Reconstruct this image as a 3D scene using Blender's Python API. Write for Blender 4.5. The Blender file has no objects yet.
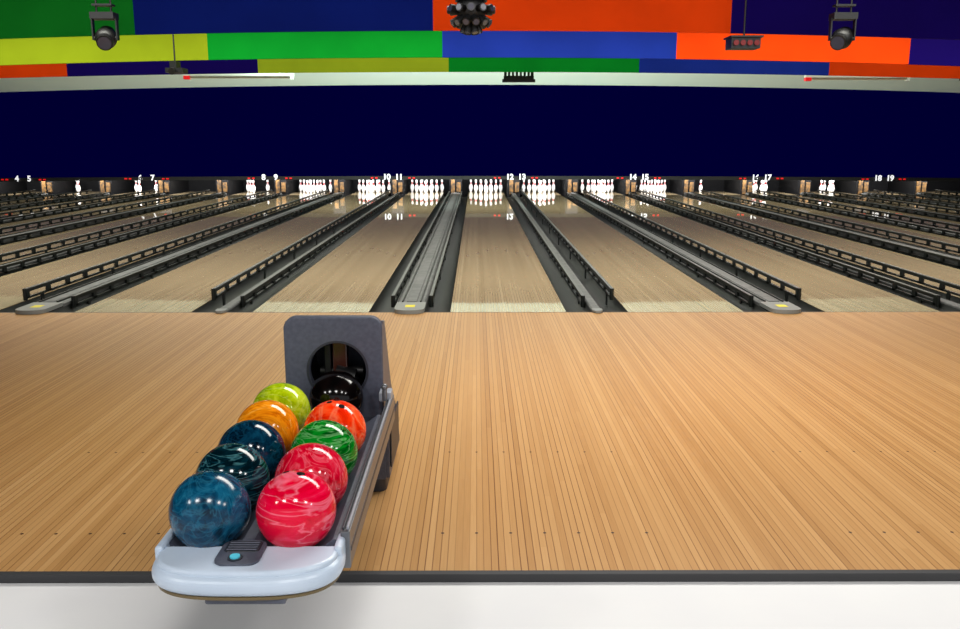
import bpy, bmesh, math, random
from mathutils import Vector, Matrix
random.seed(4)
S=bpy.context.scene
try: S.view_settings.view_transform='Standard'
except Exception: pass
COL=S.collection

# ------------------------------------------------------------ helpers
def lin(c):
    return tuple(((v/255)/12.92 if v/255<=0.04045 else ((v/255+0.055)/1.055)**2.4) for v in c)+(1,)
def mat(name,rgb,rough=.5,spec=.5,metal=0,emit=0,coat=0,ecol=None):
    m=bpy.data.materials.new(name); m.use_nodes=True
    b=m.node_tree.nodes['Principled BSDF']
    b.inputs['Base Color'].default_value=lin(rgb)
    b.inputs['Roughness'].default_value=rough
    b.inputs['Specular IOR Level'].default_value=spec
    b.inputs['Metallic'].default_value=metal
    b.inputs['Coat Weight'].default_value=coat
    if emit:
        b.inputs['Emission Color'].default_value=lin(ecol or rgb); b.inputs['Emission Strength'].default_value=emit
    return m
def mottled(name,rgb,rgb2,scale=8,rough=.5,spec=.5,detail=4,metal=0):
    m=mat(name,rgb,rough,spec,metal); nt=m.node_tree; N=nt.nodes; L=nt.links
    tc=N.new('ShaderNodeTexCoord'); n=N.new('ShaderNodeTexNoise'); n.inputs['Scale'].default_value=scale; n.inputs['Detail'].default_value=detail
    L.new(tc.outputs['Object'],n.inputs['Vector'])
    r=N.new('ShaderNodeValToRGB'); r.color_ramp.elements[0].position=.35; r.color_ramp.elements[1].position=.65
    r.color_ramp.elements[0].color=lin(rgb); r.color_ramp.elements[1].color=lin(rgb2)
    L.new(n.outputs['Fac'],r.inputs[0]); L.new(r.outputs[0],N['Principled BSDF'].inputs['Base Color'])
    return m
class MB:
    def __init__(s): s.v=[];s.f=[];s.m=[];s.sm=[]
    def add(s,vs,fs,mi=0,smooth=False):
        o=len(s.v); s.v+= [tuple(v) for v in vs]
        for f in fs: s.f.append([i+o for i in f]); s.m.append(mi); s.sm.append(smooth)
    def box(s,x0,x1,y0,y1,z0,z1,mi=0):
        s.add([(x0,y0,z0),(x1,y0,z0),(x1,y1,z0),(x0,y1,z0),(x0,y0,z1),(x1,y0,z1),(x1,y1,z1),(x0,y1,z1)],
              [(0,3,2,1),(4,5,6,7),(0,1,5,4),(1,2,6,5),(2,3,7,6),(3,0,4,7)],mi)
    def strip(s,prof,y0,y1,mi=0,smooth=True):
        n=len(prof); s.add([(x,y0,z) for x,z in prof]+[(x,y1,z) for x,z in prof],[(i,i+1,n+i+1,n+i) for i in range(n-1)],mi,smooth)
    def prism_y(s,prof,y0,y1,mi=0,smooth=False):
        n=len(prof); s.add([(x,y0,z) for x,z in prof]+[(x,y1,z) for x,z in prof],
            [(i,(i+1)%n,n+(i+1)%n,n+i) for i in range(n)]+[tuple(range(n))[::-1],tuple(range(n,2*n))],mi,smooth)
    def prism_x(s,prof,x0,x1,mi=0):
        n=len(prof); s.add([(x0,y,z) for y,z in prof]+[(x1,y,z) for y,z in prof],
            [(i,(i+1)%n,n+(i+1)%n,n+i) for i in range(n)]+[tuple(range(n))[::-1],tuple(range(n,2*n))],mi)
    def prism_z(s,prof,z0,z1,mi=0):
        n=len(prof); s.add([(x,y,z0) for x,y in prof]+[(x,y,z1) for x,y in prof],
            [(i,(i+1)%n,n+(i+1)%n,n+i) for i in range(n)]+[tuple(range(n))[::-1],tuple(range(n,2*n))],mi)
    def cyl(s,p0,p1,r0,r1=None,n=20,mi=0,cap=True,smooth=True):
        r1=r0 if r1 is None else r1
        p0=Vector(p0);p1=Vector(p1);d=(p1-p0).normalized()
        a=d.orthogonal().normalized();b=d.cross(a)
        ring=[math.tau*i/n for i in range(n)]
        vs=[p0+r0*(a*math.cos(t)+b*math.sin(t)) for t in ring]+[p1+r1*(a*math.cos(t)+b*math.sin(t)) for t in ring]
        s.add(vs,[(i,(i+1)%n,n+(i+1)%n,n+i) for i in range(n)],mi,smooth)
        if cap: s.add(vs,[tuple(range(n))[::-1],tuple(range(n,2*n))],mi)
    def lathe(s,prof,cx,cy,cz,n=20,mis=None):
        m=len(prof); vs=[]
        for r,z in prof:
            for i in range(n): vs.append((cx+r*math.cos(math.tau*i/n),cy+r*math.sin(math.tau*i/n),cz+z))
        o=len(s.v); s.v+=vs
        for k in range(m-1):
            for i in range(n):
                s.f.append([o+k*n+i,o+k*n+(i+1)%n,o+(k+1)*n+(i+1)%n,o+(k+1)*n+i]); s.m.append(mis[k] if mis else 0); s.sm.append(True)
    def sphere(s,c,r,mi=0,n=24,h=1.0,z=1.0):
        prof=[(max(1e-4,r*math.sin(math.pi*k/(n//2))),-r*z*math.cos(math.pi*k/(n//2))) for k in range(int((n//2)*h)+1)]
        s.lathe(prof,*c,n=n,mis=[mi]*n)
    def obj(s,name,mats,parent=None,bevel=0,seg=2,origin=None):
        me=bpy.data.meshes.new(name)
        off=Vector(origin) if origin else Vector((0,0,0))
        me.from_pydata([tuple(Vector(v)-off) for v in s.v],[],s.f)
        for m in mats: me.materials.append(m)
        for p,mi,sm in zip(me.polygons,s.m,s.sm): p.material_index=mi; p.use_smooth=sm
        bm=bmesh.new(); bm.from_mesh(me); bmesh.ops.recalc_face_normals(bm,faces=bm.faces); bm.to_mesh(me); bm.free()
        o=bpy.data.objects.new(name,me); COL.objects.link(o); o.location=off
        if bevel:
            b=o.modifiers.new('b','BEVEL'); b.width=bevel; b.segments=seg; b.limit_method='ANGLE'; b.angle_limit=math.radians(35)
        if parent:
            o.parent=parent; o.matrix_parent_inverse=Matrix.Translation(parent.location).inverted()
        return o
def empty(name,loc=(0,0,0)):
    e=bpy.data.objects.new(name,None); e.location=loc; COL.objects.link(e); e.empty_display_size=.1; return e

# ------------------------------------------------------------ wood
def wood(name,ramp,bw=.027,seglen=1.0,rough=.35,spec=.3,wave=.0,linecol=(120,80,45),lineamt=.55,coat=0,linew=.44,linepow=1.3,linemin=.15):
    m=bpy.data.materials.new(name); m.use_nodes=True; nt=m.node_tree; N=nt.nodes; L=nt.links; B=N['Principled BSDF']
    geo=N.new('ShaderNodeNewGeometry'); sep=N.new('ShaderNodeSeparateXYZ'); L.new(geo.outputs['Position'],sep.inputs[0])
    def M(op,a,b=None,c=None):
        n=N.new('ShaderNodeMath'); n.operation=op
        for i,v in enumerate((a,b,c)):
            if v is None: continue
            if isinstance(v,(int,float)): n.inputs[i].default_value=v
            else: L.new(v,n.inputs[i])
        return n.outputs[0]
    u=M('DIVIDE',sep.outputs[0],bw); row=M('FLOOR',u); fr=M('FRACT',u)
    w1=N.new('ShaderNodeTexWhiteNoise'); w1.noise_dimensions='1D'; L.new(row,w1.inputs['W'])
    v=M('ADD',M('DIVIDE',sep.outputs[1],seglen),M('MULTIPLY',w1.outputs['Value'],9.0)); seg=M('FLOOR',v)
    cmb=N.new('ShaderNodeCombineXYZ'); L.new(row,cmb.inputs[0]); L.new(seg,cmb.inputs[1])
    w2=N.new('ShaderNodeTexWhiteNoise'); w2.noise_dimensions='2D'; L.new(cmb.outputs[0],w2.inputs['Vector'])
    mp=N.new('ShaderNodeMapping'); mp.inputs['Scale'].default_value=(160,5,1); L.new(geo.outputs['Position'],mp.inputs['Vector'])
    gn=N.new('ShaderNodeTexNoise'); gn.inputs['Scale'].default_value=1; gn.inputs['Detail'].default_value=4; L.new(mp.outputs[0],gn.inputs['Vector'])
    w3=N.new('ShaderNodeTexWhiteNoise'); w3.noise_dimensions='1D'; L.new(M('ADD',row,77.5),w3.inputs['W'])
    f=M('ADD',M('ADD',M('MULTIPLY',w2.outputs['Value'],.22),M('MULTIPLY',w3.outputs['Value'],.36)),M('MULTIPLY',gn.outputs['Fac'],.42))
    r=N.new('ShaderNodeValToRGB'); els=r.color_ramp.elements
    els[0].position=0; els[0].color=lin(ramp[0]); els[1].position=1; els[1].color=lin(ramp[-1])
    for i,c in enumerate(ramp[1:-1],1):
        e=els.new(i/(len(ramp)-1)); e.color=lin(c)
    L.new(f,r.inputs[0])
    d=M('ABSOLUTE',M('SUBTRACT',fr,.5)); line=M('GREATER_THAN',d,linew)
    la=M('MULTIPLY',line,M('ADD',M('MULTIPLY',M('POWER',w1.outputs['Value'],linepow),lineamt),linemin))
    mx=N.new('ShaderNodeMixRGB'); L.new(la,mx.inputs[0]); L.new(r.outputs[0],mx.inputs[1]); mx.inputs[2].default_value=lin(linecol)
    L.new(mx.outputs[0],B.inputs['Base Color'])
    B.inputs['Roughness'].default_value=rough; B.inputs['Specular IOR Level'].default_value=spec
    B.inputs['Coat Weight'].default_value=coat; B.inputs['Coat Roughness'].default_value=.02
    if wave:
        mp2=N.new('ShaderNodeMapping'); mp2.inputs['Scale'].default_value=(7,1.6,1); L.new(geo.outputs['Position'],mp2.inputs['Vector'])
        n2=N.new('ShaderNodeTexNoise'); n2.inputs['Scale'].default_value=1; n2.inputs['Detail'].default_value=1; L.new(mp2.outputs[0],n2.inputs['Vector'])
        bp=N.new('ShaderNodeBump'); bp.inputs['Strength'].default_value=1; bp.inputs['Distance'].default_value=wave; L.new(n2.outputs['Fac'],bp.inputs['Height'])
        L.new(bp.outputs[0],B.inputs['Normal']); L.new(bp.outputs[0],B.inputs['Coat Normal'])
    return m
m_app=wood('approach_maple',[(150,108,62),(176,132,82),(188,145,94),(202,160,110)],seglen=2.2,rough=.36,spec=.25,linecol=(104,62,32),lineamt=.95,linew=.43,linepow=1.1,linemin=.15)
m_lane=wood('lane_maple',[(166,144,106),(182,160,122),(194,172,134),(208,188,150)],seglen=2,rough=.03,spec=.55,wave=.0003,linecol=(96,78,56),lineamt=.6,coat=.5)

m_black=mat('black_plastic',(12,12,13),.45)
m_dark=mat('dark_matte',(8,8,10),.8,.2)
m_gutter=mottled('gutter_dark_plastic',(6,9,6),(15,19,14),6,.45,.3)
m_cap=mottled('capping_grey',(74,76,74),(98,98,96),10,.5,.4)
m_capl=mat('capping_nose_grey',(120,122,118),.45)
m_rail=mottled('rail_black',(5,8,5),(14,19,14),15,.4,.4)
m_railt=mat('rail_grey_top',(84,86,82),.4)
m_yellow=mat('yellow_sticker',(215,200,30),.6)
m_conc=mottled('concourse_light_grey',(222,222,223),(219,219,221),3,.9,.05)
m_nose=mat('approach_edge_rubber',(52,52,54),.7)
m_navy=mat('masking_navy_glow',(0,0,8),.95,.0,emit=.9,ecol=(1,0,48))  # panel is no lamp; emission added to hold it at an even navy
m_white=mat('cornice_white',(226,242,234),.7,.2)
m_ceil=mat('ceiling_black',(12,12,14),.9,.1)
m_wall=mat('side_wall_dark',(20,16,40),.9,.1)
m_brown=mottled('kickback_wood',(104,72,26),(40,28,12),12,.6)
m_red=mat('red_marker',(220,20,25),.5,emit=.5)
m_num=mat('number_white',(235,235,240),.5,emit=.6)

# ------------------------------------------------------------ room
APX0,FOUL,HEAD,END=2.855,7.71,26.0,25.55
b=MB(); b.box(-15.2,15.2,-4,APX0,-.15,-.03); b.obj('floor',[m_conc])
b=MB(); b.box(-15.2,15.2,APX0+.03,FOUL-.02,-.15,0); b.obj('floor_approach',[m_app])
b=MB(); b.box(-15.2,15.2,APX0,APX0+.03,-.15,.002); b.obj('trim_approach_edge',[m_nose],bevel=.003)
b=MB(); b.box(-15.2,15.2,FOUL-.02,FOUL,-.1,.0005); b.obj('foul_line',[mat('foul_line_brown',(92,70,44),.5)])
b=MB(); b.box(-15.2,15.2,FOUL,28.2,-.25,-.16); b.obj('floor_lane_bed',[m_dark])
b=MB(); b.box(-15.4,-15.2,-4,28.4,-.25,3.9); b.obj('wall_left',[m_wall])
b=MB(); b.box(15.2,15.4,-4,28.4,-.25,3.9); b.obj('wall_right',[m_wall])
b=MB(); b.box(-15.2,15.2,28.2,28.4,-.25,3.9); b.obj('wall_back',[m_dark])
b=MB(); b.box(-15.2,15.2,-4,28.2,3.7,3.8); b.obj('ceiling',[m_ceil])

LC=.29
lanes=[LC]
x=LC
for i in range(8): x+=1.62 if i%2==0 else 1.80; lanes.append(x)
x=LC
for i in range(8): x-=1.80 if i%2==0 else 1.62; lanes.insert(0,x)
lanes=[l for l in lanes if abs(l)<14.5]
b=MB()
def disc(b,x,y,z,r,n=12,mi=0): b.add([(x+r*math.cos(math.tau*i/n),y+r*math.sin(math.tau*i/n),z) for i in range(n)],[tuple(range(n))],mi)
for lx in lanes:
    for k in range(-3,4):
        for y,r in ((3.19,.0065),(4.1,.006),(7.55,.006)):
            disc(b,lx-.02+k*.135,y,.0008,r)
b.obj('approach_dots',[mat('dot_brown',(60,30,16),.6)])

# ------------------------------------------------------------ lanes
HW=.527
m_mark=mat('lane_marking',(96,70,52),.3)
for lx in lanes:
    b=MB(); b.box(lx-HW,lx+HW,FOUL,27.0,-.04,0)
    for k in range(-3,4):
        ax=lx+k*.135; ay=FOUL+4.8-abs(k)*.28
        b.add([(ax-.016,ay-.08,.0006),(ax+.016,ay-.08,.0006),(ax,ay+.08,.0006)],[(0,1,2)],1)
        disc(b,ax,FOUL+2.1,.0006,.008,mi=1)
    b.obj('bowling_lane',[m_lane,m_mark])
divs=[]
for a,c in zip(lanes[:-1],lanes[1:]): divs.append(((a+c)/2,(c-a)-2*HW-2*.235))
divs.insert(0,(lanes[0]-HW-.235-.05,.1)); divs.append((lanes[-1]+HW+.235+.05,.1))
def arc(x0,x1,dep,n=8):
    c=(x0+x1)/2; r=(x1-x0)/2-.003
    return [(c-r*math.cos(math.pi*i/n),-.012-dep*math.sin(math.pi*i/n)) for i in range(n+1)]
def rail(b,x,z,y0,y1):
    b.box(x-.014,x+.014,y0,y1,z+.085,z+.115,0); b.box(x-.0145,x+.0145,y0,y1,z+.115,z+.121,1)
    b.box(x-.012,x+.012,y0,y1,z+.02,z+.04,0)
    y=y0
    while y<y1: b.box(x-.012,x+.012,y,y+.07,z+.02,z+.1,0); y+=.42
    b.cyl((x,y0,z+.01),(x,y0,z+.122),.02,n=12)
    y=y0+.3
    while y<y1: b.box(x-.008,x+.008,y,y+.05,-.08,z+.03,0); y+=1.7
for dx,w in divs:
    edge=abs(dx)>14.4
    b=MB()
    for s in ((-1,1) if not edge else ((1,) if dx<0 else (-1,))):
        e=dx+s*w/2; o=e+s*.235
        x0,x1=min(e,o)+.001,max(e,o)-.001
        pr=arc(x0,x1,.085); b.strip([(x0,-.005)]+pr+[(x1,-.005)],FOUL+.01,END,0)
        b.box(x0,x1,FOUL,FOUL+.01,-.11,-.005,0)
    b.obj('lane_gutter',[m_gutter])
    b=MB()
    wide=w>.2
    if wide:
        hw=w/2-.001; pr=[(dx-hw,-.1),(dx-hw,.022),(dx-hw+.02,.036),(dx-.05,.036),(dx-.045,.044),(dx+.045,.044),(dx+.05,.036),(dx+hw-.02,.036),(dx+hw,.022),(dx+hw,-.1)]
        b.prism_y(pr,FOUL+.3,END,0)
        nose=[(dx-hw,FOUL+.3)]+[(dx-hw*math.cos(math.pi*i/14), FOUL+.02-.13*math.sin(math.pi*i/14)**.6) for i in range(15)]+[(dx+hw,FOUL+.3)]
        b.prism_z(nose,.002,.038,1)
        b.box(dx-.045,dx+.045,FOUL+.04,FOUL+.15,.038,.0395,2)
        for s in (-1,1): b.box(dx+s*.085-.006,dx+s*.085+.006,FOUL+.3,END,.03,.05,3)
    else:
        hw=w/2-.001; b.prism_y([(dx-hw,-.1),(dx-hw,.008),(dx-hw+.012,.02),(dx+hw-.012,.02),(dx+hw,.008),(dx+hw,-.1)],FOUL+.02,END,0)
        b.prism_z([(dx-hw,FOUL+.05),(dx-hw,FOUL-.03),(dx-hw*.5,FOUL-.07),(dx+hw*.5,FOUL-.07),(dx+hw,FOUL-.03),(dx+hw,FOUL+.05)],.002,.026,1)
    b.obj('lane_divider',[m_cap,m_capl,m_yellow,m_rail],bevel=.003,seg=1)
    if edge: continue
    b=MB()
    sgn=1 if dx>0 else -1
    if abs(dx)<.9: rail(b,dx-.16-.02,-.03,FOUL+.35,25.3); rail(b,dx+.16+.02,-.03,FOUL+.35,25.3)
    else:
        rail(b,dx+sgn*(w/2+.15),.02,FOUL+.45,25.3); rail(b,dx-sgn*(w/2+.03),-.05,FOUL+.45,25.3)
    b.obj('bumper_rail',[m_rail,m_railt])

# ------------------------------------------------------------ pinsetter end
def curve_panel(b,x0,x1,n,y,zb,zt,k,y2=None,mi=0,kt=None):
    xs=[x0+(x1-x0)*i/n for i in range(n+1)]; y2=y if y2 is None else y2; kt=k if kt is None else kt
    vs=[(x,y,zb-k*x*x) for x in xs]+[(x,y2,zt-kt*x*x) for x in xs]
    b.add(vs,[(i,i+1,n+2+i,n+1+i) for i in range(n)],mi)
MY=24.4
mask=empty('masking_unit',(0,MY,0))
b=MB(); curve_panel(b,-15.2,15.2,40,MY,.575,3.03,.0003,kt=.0012)
o=b.obj('masking_panel',[m_navy],mask); sm=o.modifiers.new('s','SOLIDIFY'); sm.thickness=.06; sm.offset=-1
b=MB(); curve_panel(b,-15.2,15.2,40,MY-.03,.475,.585,.0003)
o=b.obj('number_strip',[m_black],mask); sm=o.modifiers.new('s','SOLIDIFY'); sm.thickness=.02; sm.offset=-1
b=MB(); curve_panel(b,-15.2,15.2,60,MY-.01,3.02,3.36,.0012,y2=MY-.7,kt=.0010)
b.obj('cornice_white',[m_white])
nd=[(i,d) for i,d in enumerate(divs) if d[1]<.2 and abs(d[0])<14.4]
mid=min(range(len(nd)),key=lambda i:abs(nd[i][1][0]-1.1))
rb=MB()
for k,(i,(dx,w)) in enumerate(nd):
    n0=12+2*(k-mid)
    for t,ox in ((n0,-.17),(n0+1,.17)):
        if t<1: continue
        cu=bpy.data.curves.new('lane_number','FONT'); cu.body=str(t); cu.size=.21; cu.align_x='CENTER'; cu.align_y='CENTER'; cu.extrude=.004; cu.offset=.008
        cu.materials.append(m_num)
        o=bpy.data.objects.new('lane_number',cu); COL.objects.link(o); o.location=(dx+ox,MY-.10,.545-.0003*dx*dx); o.rotation_euler=(math.pi/2,0,0)
        o.parent=mask; o.matrix_parent_inverse=Matrix.Translation(mask.location).inverted()
    for ox in (-.58,-.46,.46,.58): rb.box(dx+ox-.03,dx+ox+.03,MY-.10,MY-.06,.505-.0003*dx*dx,.54-.0003*dx*dx)
rb.obj('lane_status_lamps',[m_red],mask)
b=MB()
for dx,w in divs:
    if abs(dx)>14.4: continue
    b.box(dx-.18,dx+.18,END+.05,27.25,-.1,1.2,0)
    b.box(dx-.13,dx-.02,END+.01,END+.05,.0,.42,1) ; b.box(dx+.03,dx+.15,END+.02,END+.05,.06,.34,1)
b.obj('kickback_partitions',[m_dark,m_brown])
b=MB(); b.box(-15.2,15.2,27.3,27.4,-.15,1.6); b.obj('pit_curtain',[m_dark])
prof=[(.0005,0),(.026,0),(.0285,.01),(.0359,.019),(.0472,.057),(.0593,.095),(.0606,.114),(.0599,.14),(.0515,.183),(.0372,.22),(.0316,.232),(.0262,.245),(.0238,.256),(.0237,.268),(.0265,.283),(.0298,.31),(.0323,.343),(.0305,.36),(.022,.374),(.010,.380),(.0005,.381)]
mis=[0]*20
for k in (9,10,12,13): mis[k]=1
m_pin=mat('pin_white',(250,250,250),.25,.5); m_pinr=mat('pin_red_stripe',(190,20,30),.3)
spots=[(0,0),(-1,1),(1,1),(-2,2),(0,2),(2,2),(-3,3),(-1,3),(1,3),(3,3)]
sets={-6.64:[1,3,6,8],-10.06:[1,6,8,9],-11.86:[6,3],-13.48:[9],-8.44:[],7.04:[3],8.66:[1,3,4,7,8],10.46:[0,1,2,5,8],12.08:[],13.88:[6]}
for lx in lanes:
    use=list(range(10))
    for k,v in sets.items():
        if abs(k-lx)<.3: use=v
    if not use: continue
    b=MB()
    for i in use:
        sx,sy=spots[i]; b.lathe(prof,lx+sx*.1524,HEAD+sy*.264,0.001,14,mis)
    b.obj('bowling_pins',[m_pin,m_pinr])

# ------------------------------------------------------------ ceiling baffles
C={'g':(10,148,42),'b':(30,54,158),'o':(250,74,14),'n':(24,8,98),'l':(150,170,30),'d':(14,32,120),'m':(20,130,38),'L':(172,196,40)}
MC={k:mottled('baffle_'+k,v,tuple(int(q*.93) for q in v),1.2,.8,.03) for k,v in C.items()}
keys=list(C)
def baffle(y,zb,k,start,seq):
    b=MB()
    for i,c in enumerate(seq):
        x0=-.53+3.66*(start+i); x1=x0+3.66
        x0=max(x0,-15.15); x1=min(x1,15.15)
        n=8; xs=[x0+(x1-x0)*j/n for j in range(n+1)]
        vs=[]
        for yy in (y,y+.06):
            vs+=[(x,yy,zb-k*x*x) for x in xs]+[(x,yy,3.7) for x in xs]
        m=n+1; fs=[]
        for j in range(n):
            fs+= [(j,j+1,m+j+1,m+j),(2*m+j,3*m+j,3*m+j+1,2*m+j+1),(j,2*m+j,2*m+j+1,j+1)]
        b.add(vs,fs,keys.index(c))
    b.obj('ceiling_baffle',[MC[k] for k in keys])
baffle(11.1,2.86,.0029,-4,'olmdonlg')
baffle(14.05,2.81,.0022,-4,'bnlgbonl')
baffle(17.2,2.83,.0014,-4,'gonLgboog')

# ------------------------------------------------------------ hung fixtures
def rodup(b,x,y,z): b.cyl((x,y,z),(x,y,3.698),.012,n=8)
m_lens=mat('lens_glass',(60,60,75),.1,.8)
b=MB(); cx,cy,cz=-.05,9.0,2.80
b.sphere((cx,cy,cz),.15,0,24)
b.cyl((cx,cy,cz+.08),(cx,cy,cz+.2),.16,.12,n=24); rodup(b,cx,cy,cz+.2)
for el in (-70,-35,0):
    n=6 if el==-70 else 12
    for i in range(n):
        a=math.tau*(i+.5*(el==-35))/n; e=math.radians(el); d=Vector((math.cos(a)*math.cos(e),math.sin(a)*math.cos(e),math.sin(e)))
        c=Vector((cx,cy,cz)); b.cyl(c+d*.12,c+d*.235,.034,.04,n=12); b.cyl(c+d*.236,c+d*.24,.03,n=12,mi=1)
b.obj('disco_effect_light',[m_black,m_lens])
def scanner(cx,cy,cz,tilt):
    b=MB(); b.box(cx-.13,cx+.13,cy-.08,cy+.08,cz+.2,cz+.27); rodup(b,cx-.08,cy,cz+.26); rodup(b,cx+.08,cy,cz+.26)
    b.box(cx-.14,cx-.125,cy-.03,cy+.03,cz-.02,cz+.22); b.box(cx+.125,cx+.14,cy-.03,cy+.03,cz-.02,cz+.22)
    b.box(cx-.11,cx+.11,cy-.05,cy+.05,cz+.34,cz+.36)
    d=Vector((math.sin(tilt)*.6,-.75,-.4)).normalized(); c=Vector((cx,cy,cz))
    b.sphere(tuple(c),.115,0,20); b.cyl(c-d*.13,c+d*.14,.095,.085,n=20); b.cyl(c+d*.142,c+d*.146,.07,n=20,mi=1)
    b.cyl((cx-.125,cy,cz),(cx+.125,cy,cz),.025,n=10)
    b.obj('moving_head_light',[m_black,m_lens])
scanner(-4.10,10,2.64,.3); scanner(4.06,10,2.64,-1.4)
b=MB(); b.box(2.98,3.32,10.5,10.75,2.59,2.71); b.box(2.96,3.34,10.46,10.78,2.71,2.73)
for i in range(4): b.cyl((3.03+i*.08,10.5,2.65),(3.03+i*.08,10.47,2.65),.032,n=12,mi=1)
rodup(b,3.15,10.6,2.72); b.obj('laser_projector',[m_black,mat('lens_red',(120,20,20),.2)])
b=MB(); sx=-4.53
b.box(sx-.12,sx+.14,13.4,13.65,2.53,2.60); b.box(sx-.05,sx+.05,13.4,13.6,2.6,2.7); b.cyl((sx,13.4,2.56),(sx,13.32,2.54),.05,n=12)
rodup(b,sx,13.5,2.68); b.obj('spot_projector',[m_black])
b=MB(); b.box(.55,1.15,17.8,18.0,2.74,2.80)
for i in range(8): b.cyl((.58+i*.078,17.9,2.80),(.58+i*.078,17.9,2.88),.024,n=10)
b.box(.52,1.18,17.86,17.94,2.68,2.74)
rodup(b,.6,17.9,2.78); rodup(b,1.1,17.9,2.78); b.obj('stage_light_bar',[m_black])
b=MB(); b.box(9.75,10.2,17.8,18,2.72,2.86); b.cyl((9.85,17.8,2.78),(9.85,17.72,2.76),.06,n=12); rodup(b,10.0,17.9,2.8); b.obj('spot_projector',[m_black])
m_tube=mat('tube_white',(225,235,225),.4)
for x0,x1 in ((-6.2,-3.88),(7.0,9.22)):
    zz=2.83 if x0<0 else 2.80
    b=MB(); b.box(x0,x1,18.95,19.05,zz+.05,zz+.1,0); b.cyl((x0+.05,19,zz+.02),(x1-.05,19,zz+.02),.022,n=10,mi=0); b.box(x0,x0+.12,18.94,19.06,zz-.02,zz+.05,1); b.box(x1-.06,x1,18.95,19.05,zz-.02,zz+.05,0)
    rodup(b,x0+.3,19,zz+.07); rodup(b,x1-.3,19,zz+.07); b.obj('fluorescent_batten',[m_tube,m_red])

# ------------------------------------------------------------ ball return
BR=empty('ball_return',(-.605,3.0,0))
m_slate=mottled('hood_slate',(80,84,98),(70,74,88),60,.42,.5)
m_slated=mat('slate_dark',(38,41,50),.45)
m_tray=mottled('tray_pale_blue',(194,208,225),(186,201,219),5,.3,.5)
m_alu=mat('aluminium',(112,114,118),.35,.5,.6)
m_ltg=mat('rail_light_grey',(150,156,166),.35)
cx=-.6
b=MB()
pr=[(-.245,.40),(.235,.40),(.235,.47),(.225,.475)]
for i in range(9):
    t=i/8; pr.append((.218-.21*t,.475-.052*math.sin(math.pi*t)))
pr.append((-.012,.475))
for i in range(9):
    t=i/8; pr.append((-.022-.21*t,.475-.052*math.sin(math.pi*t)))
pr+=[(-.24,.475),(-.245,.47)]
b.prism_y([(cx-.005+x,z) for x,z in pr],2.16,3.24,0)
b.box(cx-.24,cx+.23,3.24,3.44,.37,.40,0)
b.obj('rack_deck',[m_slate],BR)
b=MB()
for s,xe,ys in ((1,cx+.232,2.17),(-1,cx-.262,2.34)):
    b.box(xe,xe+.026,ys,3.46,.385,.492,0)
    b.box(xe+.003,xe+.010,ys+.01,3.45,.492,.500,1); b.box(xe+.015,xe+.022,ys+.01,3.45,.492,.503,2)
    b.box(xe-.002,xe+.028,ys+.01,3.45,.43,.445,1)
b.obj('side_rails',[m_alu,m_slated,m_ltg],BR,bevel=.003)
def outline(a,dep,yb,yc,p=.62,n=40):
    pts=[(cx+a*.985,yb)]
    for i in range(n+1):
        t=math.pi*i/n; c=math.cos(t); s=math.sin(t)
        pts.append((cx+math.copysign(abs(c)**p,c)*a, yc-dep*s**.75))
    pts.append((cx-a*.985,yb)); return pts
b=MB(); b.prism_z(outline(.250,.157,2.17,2.13,.7),.403,.456,0); b.obj('front_tray',[m_tray],BR,bevel=.024,seg=6)
b=MB(); b.prism_z(outline(.236,.134,2.142,2.125,.7),.43,.468,0)
b.box(cx-.25,cx-.226,2.11,2.36,.41,.478,0); b.box(cx+.222,cx+.245,2.11,2.2,.41,.478,0)
b.obj('tray_deck',[m_tray],BR,bevel=.010,seg=4)
b=MB(); b.prism_z(outline(.238,.148,2.24,2.13,.7),.397,.405,0); b.obj('tray_trim',[mat('tray_trim_brown',(104,88,54),.4)],BR)
b=MB(); b.box(cx-.085,cx+.12,1.99,2.6,.380,.399,0); b.obj('tray_bracket',[m_slate],BR,bevel=.006)
def rrect(x0,x1,y0,y1,r,n=6):
    p=[]
    for (ax,ay,a0) in ((x1-r,y1-r,0),(x0+r,y1-r,90),(x0+r,y0+r,180),(x1-r,y0+r,270)):
        for i in range(n+1):
            a=math.radians(a0+90*i/n); p.append((ax+r*math.cos(a),ay+r*math.sin(a)))
    return p
b=MB(); px=-.615
b.prism_z(rrect(px-.058,px+.058,2.025,2.16,.03),.466,.474,0)
b.prism_z(rrect(px-.046,px+.046,2.09,2.15,.012),.474,.476,1)
for i in range(4): b.box(px-.04,px+.04,2.096+i*.013,2.101+i*.013,.476,.479,0)
b.cyl((px-.006,2.057,.47),(px-.006,2.057,.481),.013,n=24,mi=2); b.cyl((px-.006,2.057,.47),(px-.006,2.057,.477),.019,n=24,mi=1)
b.obj('control_panel',[m_slate,m_slated,mat('reset_button_cyan',(90,205,230),.3)],BR,bevel=.001,seg=1)
b=MB(); b.box(cx-.13,cx+.05,2.95,3.35,0,.42); b.box(cx-.15,cx+.06,2.92,3.6,0,.04); b.obj('pedestal',[m_slated],BR,bevel=.01)
cu=bpy.data.curves.new('hood_panel','CURVE'); cu.dimensions='2D'; cu.fill_mode='BOTH'
def addpoly(pts):
    s=cu.splines.new('POLY'); s.points.add(len(pts)-1); s.use_cyclic_u=True
    for p,(x,y) in zip(s.points,pts): p.co=(x,y,0,1)
addpoly(rrect(-.2,.19,.40,.82,.045,8))
addpoly([(.01+.122*math.cos(math.tau*i/64),.60+.122*math.sin(math.tau*i/64)) for i in range(64)])
cu.extrude=.015; cu.bevel_depth=.006; cu.bevel_resolution=3
cu.materials.append(m_slate)
tmp=bpy.data.objects.new('t',cu); COL.objects.link(tmp)
bpy.context.view_layer.update()
me=bpy.data.meshes.new_from_object(tmp.evaluated_get(bpy.context.evaluated_depsgraph_get())); bpy.data.objects.remove(tmp)
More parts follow.
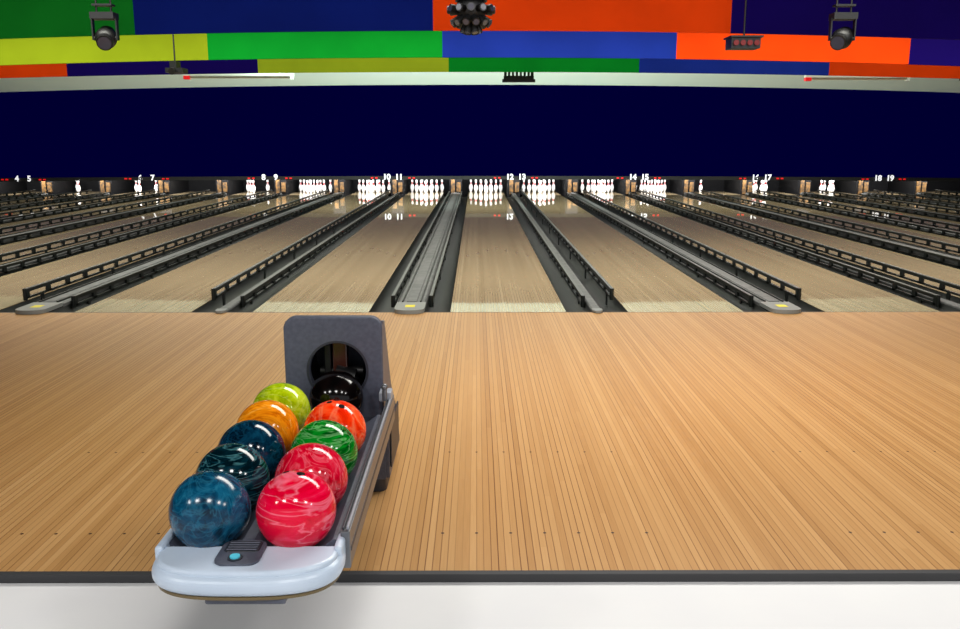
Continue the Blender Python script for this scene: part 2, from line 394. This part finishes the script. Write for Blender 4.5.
o=bpy.data.objects.new('hood_panel',me); COL.objects.link(o); o.parent=BR
o.matrix_parent_inverse=Matrix.Translation(BR.location).inverted()
o.location=(-.58,3.455,0); o.rotation_euler=(math.radians(90),0,0)
b=MB()
hx,hz=-.57,.60
b.cyl((hx,3.47,hz),(hx,3.72,hz),.124,.124,n=48,mi=0,cap=False)
n=48
b.add([(hx+r*math.cos(math.tau*i/n),3.432,hz+r*math.sin(math.tau*i/n)) for r in (.118,.127) for i in range(n)],[(i,(i+1)%n,n+(i+1)%n,n+i) for i in range(n)],1)
b.cyl((hx,3.72,hz),(hx,3.73,hz),.124,n=48,mi=0)
b.obj('ball_tunnel',[mat('tunnel_black_gloss',(12,9,9),.15,.6),m_slated],BR)
b=MB()
b.box(hx-.03,hx+.03,3.5,3.56,hz-.05,hz+.11,0); b.box(hx-.07,hx-.04,3.52,3.58,hz-.06,hz+.09,1); b.cyl((hx-.02,3.5,hz-.03),(hx+.06,3.5,hz-.05),.04,n=20,mi=1); b.cyl((hx-.09,3.55,hz-.03),(hx+.09,3.55,hz-.03),.02,n=16,mi=1)
b.obj('lift_wheel_parts',[mat('rubber_brown',(56,24,16),.25),m_black],BR,bevel=.005)
side=[(3.47,.80),(3.54,.79),(3.60,.70),(3.76,.45),(4.05,.22),(4.12,.06),(3.62,.06),(3.60,.34),(3.47,.40)]
b=MB()
b.prism_x(side,-.40,-.385,0); b.prism_x(side,-.785,-.77,0)
bk=[(3.47,.80),(3.54,.79),(3.60,.70),(3.76,.45),(4.05,.22),(4.12,.06)]
for (y0,z0),(y1,z1) in zip(bk[:-1],bk[1:]):
    b.add([(-.78,y0,z0),(-.39,y0,z0),(-.39,y1,z1),(-.78,y1,z1),(-.78,y0-.01,z0-.012),(-.39,y0-.01,z0-.012),(-.39,y1-.01,z1-.012),(-.78,y1-.01,z1-.012)],[(0,1,2,3),(7,6,5,4),(0,4,5,1),(3,2,6,7)],0)
b.box(-.77,-.40,3.60,3.63,.06,.36,0)
b.obj('hood_body',[m_slate],BR)
b=MB(); b.prism_z(rrect(-.77,-.40,3.6,4.25,.04),0,.07,0); b.box(-.384,-.376,3.64,4.0,.10,.30,0)
b.obj('base_skirt',[m_slated],BR,bevel=.008)
b=MB()
b.box(-.395,-.345,3.36,3.43,.49,.53,0); b.cyl((-.37,3.35,.5),(-.37,3.35,.55),.01,n=12,mi=1); b.sphere((-.37,3.35,.555),.014,1,12)
b.box(-.80,-.77,3.36,3.43,.49,.525,0)
b.obj('rail_end_caps',[m_ltg,m_alu],BR,bevel=.006)

# ------------------------------------------------------------ balls
def marble(name,cols,scale=6,dist=6,rough=.1,stretch=(1,1,1),lo=.4,hi=.62,rot=None,fleck=None,fa=.38):
    m=bpy.data.materials.new(name); m.use_nodes=True; nt=m.node_tree; N=nt.nodes; L=nt.links; B=N['Principled BSDF']
    tc=N.new('ShaderNodeTexCoord'); mp=N.new('ShaderNodeMapping'); mp.inputs['Scale'].default_value=stretch
    mp.inputs['Rotation'].default_value=rot or (random.random()*2,random.random()*2,random.random()*2)
    L.new(tc.outputs['Object'],mp.inputs[0])
    n=N.new('ShaderNodeTexNoise'); n.inputs['Scale'].default_value=scale; n.inputs['Detail'].default_value=7; n.inputs['Roughness'].default_value=.62; n.inputs['Distortion'].default_value=dist
    L.new(mp.outputs[0],n.inputs['Vector'])
    r=N.new('ShaderNodeValToRGB'); E=r.color_ramp.elements; k=len(cols)
    E[0].position=lo; E[0].color=lin(cols[0]); E[1].position=hi; E[1].color=lin(cols[-1])
    for i in range(1,k-1): e=E.new(lo+(hi-lo)*i/(k-1)); e.color=lin(cols[i])
    L.new(n.outputs['Fac'],r.inputs[0]); out=r.outputs[0]
    if fleck:
        n2=N.new('ShaderNodeTexNoise'); n2.inputs['Scale'].default_value=scale*.8; n2.inputs['Detail'].default_value=3; n2.inputs['Distortion'].default_value=dist*1.3
        mp2=N.new('ShaderNodeMapping'); mp2.inputs['Location'].default_value=(3,1,7); L.new(mp.outputs[0],mp2.inputs[0]); L.new(mp2.outputs[0],n2.inputs['Vector'])
        r2=N.new('ShaderNodeValToRGB'); q=r2.color_ramp.elements; q[0].position=.45; q[0].color=(0,0,0,1); q[1].position=.55; q[1].color=(0,0,0,1)
        e=q.new(.5); e.color=(fa,fa,fa,1)
        L.new(n2.outputs['Fac'],r2.inputs[0])
        mx=N.new('ShaderNodeMixRGB'); L.new(r2.outputs[0],mx.inputs[0]); L.new(out,mx.inputs[1]); mx.inputs[2].default_value=lin(fleck); out=mx.outputs[0]
    L.new(out,B.inputs['Base Color'])
    B.inputs['Roughness'].default_value=rough; B.inputs['Specular IOR Level'].default_value=.35
    return m
m_hole=mat('finger_hole_dark',(14,5,8),.8,.1)
def ball(x,y,m,hdir=(0,-.5,.9),z=.537):
    b=MB(); R=.108; c=(x,y,z); b.sphere(c,R,0,64)
    d=Vector(hdir).normalized(); a=d.orthogonal().normalized(); e=d.cross(a)
    for (u,v,r) in ((-.016,.02,.010),(.016,.02,.010),(0,-.03,.0115)):
        cd=(d*R+a*u+e*v).normalized(); p=cd.orthogonal().normalized(); q=cd.cross(p)
        vs=[Vector(c)+cd*(R+.0008)]+[Vector(c)+(cd*R+ (p*math.cos(math.tau*i/16)+q*math.sin(math.tau*i/16))*r).normalized()*(R+.0006) for i in range(16)]
        b.add(vs,[(0,i+1,(i+1)%16+1) for i in range(16)],1)
    b.obj('bowling_ball',[m,m_hole],origin=c)
xl,xr=-.727,-.492
ys=[2.21+.219*i for i in range(5)]
ball(xl,ys[0],marble('ball_teal_blue',[(2,32,50),(4,54,82),(8,74,104),(22,98,128)],15,1.6,.16,lo=.34,hi=.7,fleck=(46,124,152),fa=.3),(-.6,.3,.5))
ball(xl,ys[1],marble('ball_dark_teal',[(0,18,26),(2,38,50),(8,56,70),(60,120,130)],7,1.6,stretch=(1,1,5),lo=.42,hi=.76,rot=(.3,.5,0),fleck=(90,155,162),fa=.4),(.9,.6,.1))
ball(xl,ys[2],marble('ball_deep_blue',[(0,18,34),(2,38,60),(8,58,82)],12,2,fleck=(24,84,112),fa=.3),(-.5,.5,.4))
ball(xl,ys[3],marble('ball_amber',[(196,96,2),(232,134,12),(240,146,20),(255,195,90)],7,1.8,stretch=(1,3,1),lo=.36,hi=.7,fleck=(150,66,0)),(.5,.8,.1))
ball(xl,ys[4],marble('ball_lime',[(130,155,4),(162,186,8),(190,208,40)],9,2,fleck=(215,228,110),fa=.3),(-.5,.6,.3))
ball(xr,ys[0],marble('ball_magenta_red',[(186,0,32),(220,0,46),(228,6,58),(238,56,98)],5,1.2,stretch=(1,1,5),lo=.36,hi=.74,rot=(1.1,.3,.4),fleck=(255,150,175),fa=.42),(-.03,.15,.9))
ball(xr,ys[1],marble('ball_crimson_pink',[(170,0,28),(204,4,40),(212,14,50),(234,90,110)],15,1.2,lo=.36,hi=.74,fleck=(250,140,156),fa=.32),(.5,.7,.4))
ball(xr,ys[2],marble('ball_green',[(0,70,14),(4,118,24),(10,138,34),(70,170,80)],8,1.8,stretch=(1,1,5),lo=.4,hi=.74,fleck=(140,210,140),fa=.4),(-.3,.9,.2))
ball(xr,ys[3],marble('ball_orange_red',[(215,28,2),(250,50,6),(255,84,34)],8,2.0,fleck=(255,150,105)),(.1,-.1,1))
ball(-.566,3.36,marble('ball_black',[(5,4,5),(16,9,8)],6,2,.12),(-.3,.7,.5),z=.511)

# ------------------------------------------------------------ lights
W=bpy.data.worlds.new('w'); S.world=W; W.use_nodes=True
W.node_tree.nodes['Background'].inputs[0].default_value=(.95,.97,1,1); W.node_tree.nodes['Background'].inputs[1].default_value=.66
def area(name,loc,target,sx,sy,p,col=(1,1,1)):
    l=bpy.data.lights.new(name,'AREA'); l.shape='RECTANGLE'; l.size=sx; l.size_y=sy; l.energy=p; l.color=col
    o=bpy.data.objects.new(name,l); COL.objects.link(o); o.location=loc
    o.rotation_euler=(Vector(target)-Vector(loc)).to_track_quat('-Z','Y').to_euler(); return o
area('ceiling_light_approach',(1.2,5.4,3.55),(1.2,5.0,0),3.6,1.2,250,(1,.97,.9))
for x in (-4.4,-2.2,0,2.2,4.4): area('concourse_fill',(x,-.2,3.5),(x*.9,1.9,0),.6,.5,46,(1,.98,.95))  # added fill row over the concourse, sized for small ball highlights
area('ceiling_light_baffles',(0,7.6,3.4),(0,14,2.9),14,.6,95)  # unseen fill aimed at the front baffle faces
area('baffle_fill_rear',(0,14.4,3.45),(0,17.2,3.0),22,.3,170)  # added fill hidden between baffle rows to brighten the rear one
area('lane_fill',(0,12.6,3.6),(0,12.6,0),22,1.2,600,(1,.98,.88))  # added out of view between baffles to brighten the lanes
area('lane_fill_near',(0,9.4,3.6),(0,9.7,0),20,.5,290,(1,.98,.88)).data.spread=math.radians(110)  # unseen fill for the near lane ends, no fixture here
area('lane_fill_far',(0,20.5,3.6),(0,20.5,0),24,1.0,700,(1,.98,.88))  # extra unseen fill brightening the far half of the lanes
area('cornice_fill',(0,18.6,3.5),(0,24.2,3.2),9,.3,620,(.82,1,.94))  # added lamp hidden behind the rear baffle, lifts the cornice centre
area('cornice_fill_wide',(0,18.6,3.5),(0,24.2,3.2),27,.2,200,(.97,1,.86))  # second added fill, spreads along the full cornice
area('pin_deck_light',(0,25.2,.72),(0,26.5,.12),28,.08,1100)

# ------------------------------------------------------------ camera
cd=bpy.data.cameras.new('camera'); cd.sensor_width=36; cd.lens=32.4; cd.sensor_fit='HORIZONTAL'; cd.clip_end=100
co=bpy.data.objects.new('camera',cd); COL.objects.link(co); co.location=(0,0,1.525)
co.rotation_euler=(math.radians(90-11.35),0,math.radians(-.24)); S.camera=co
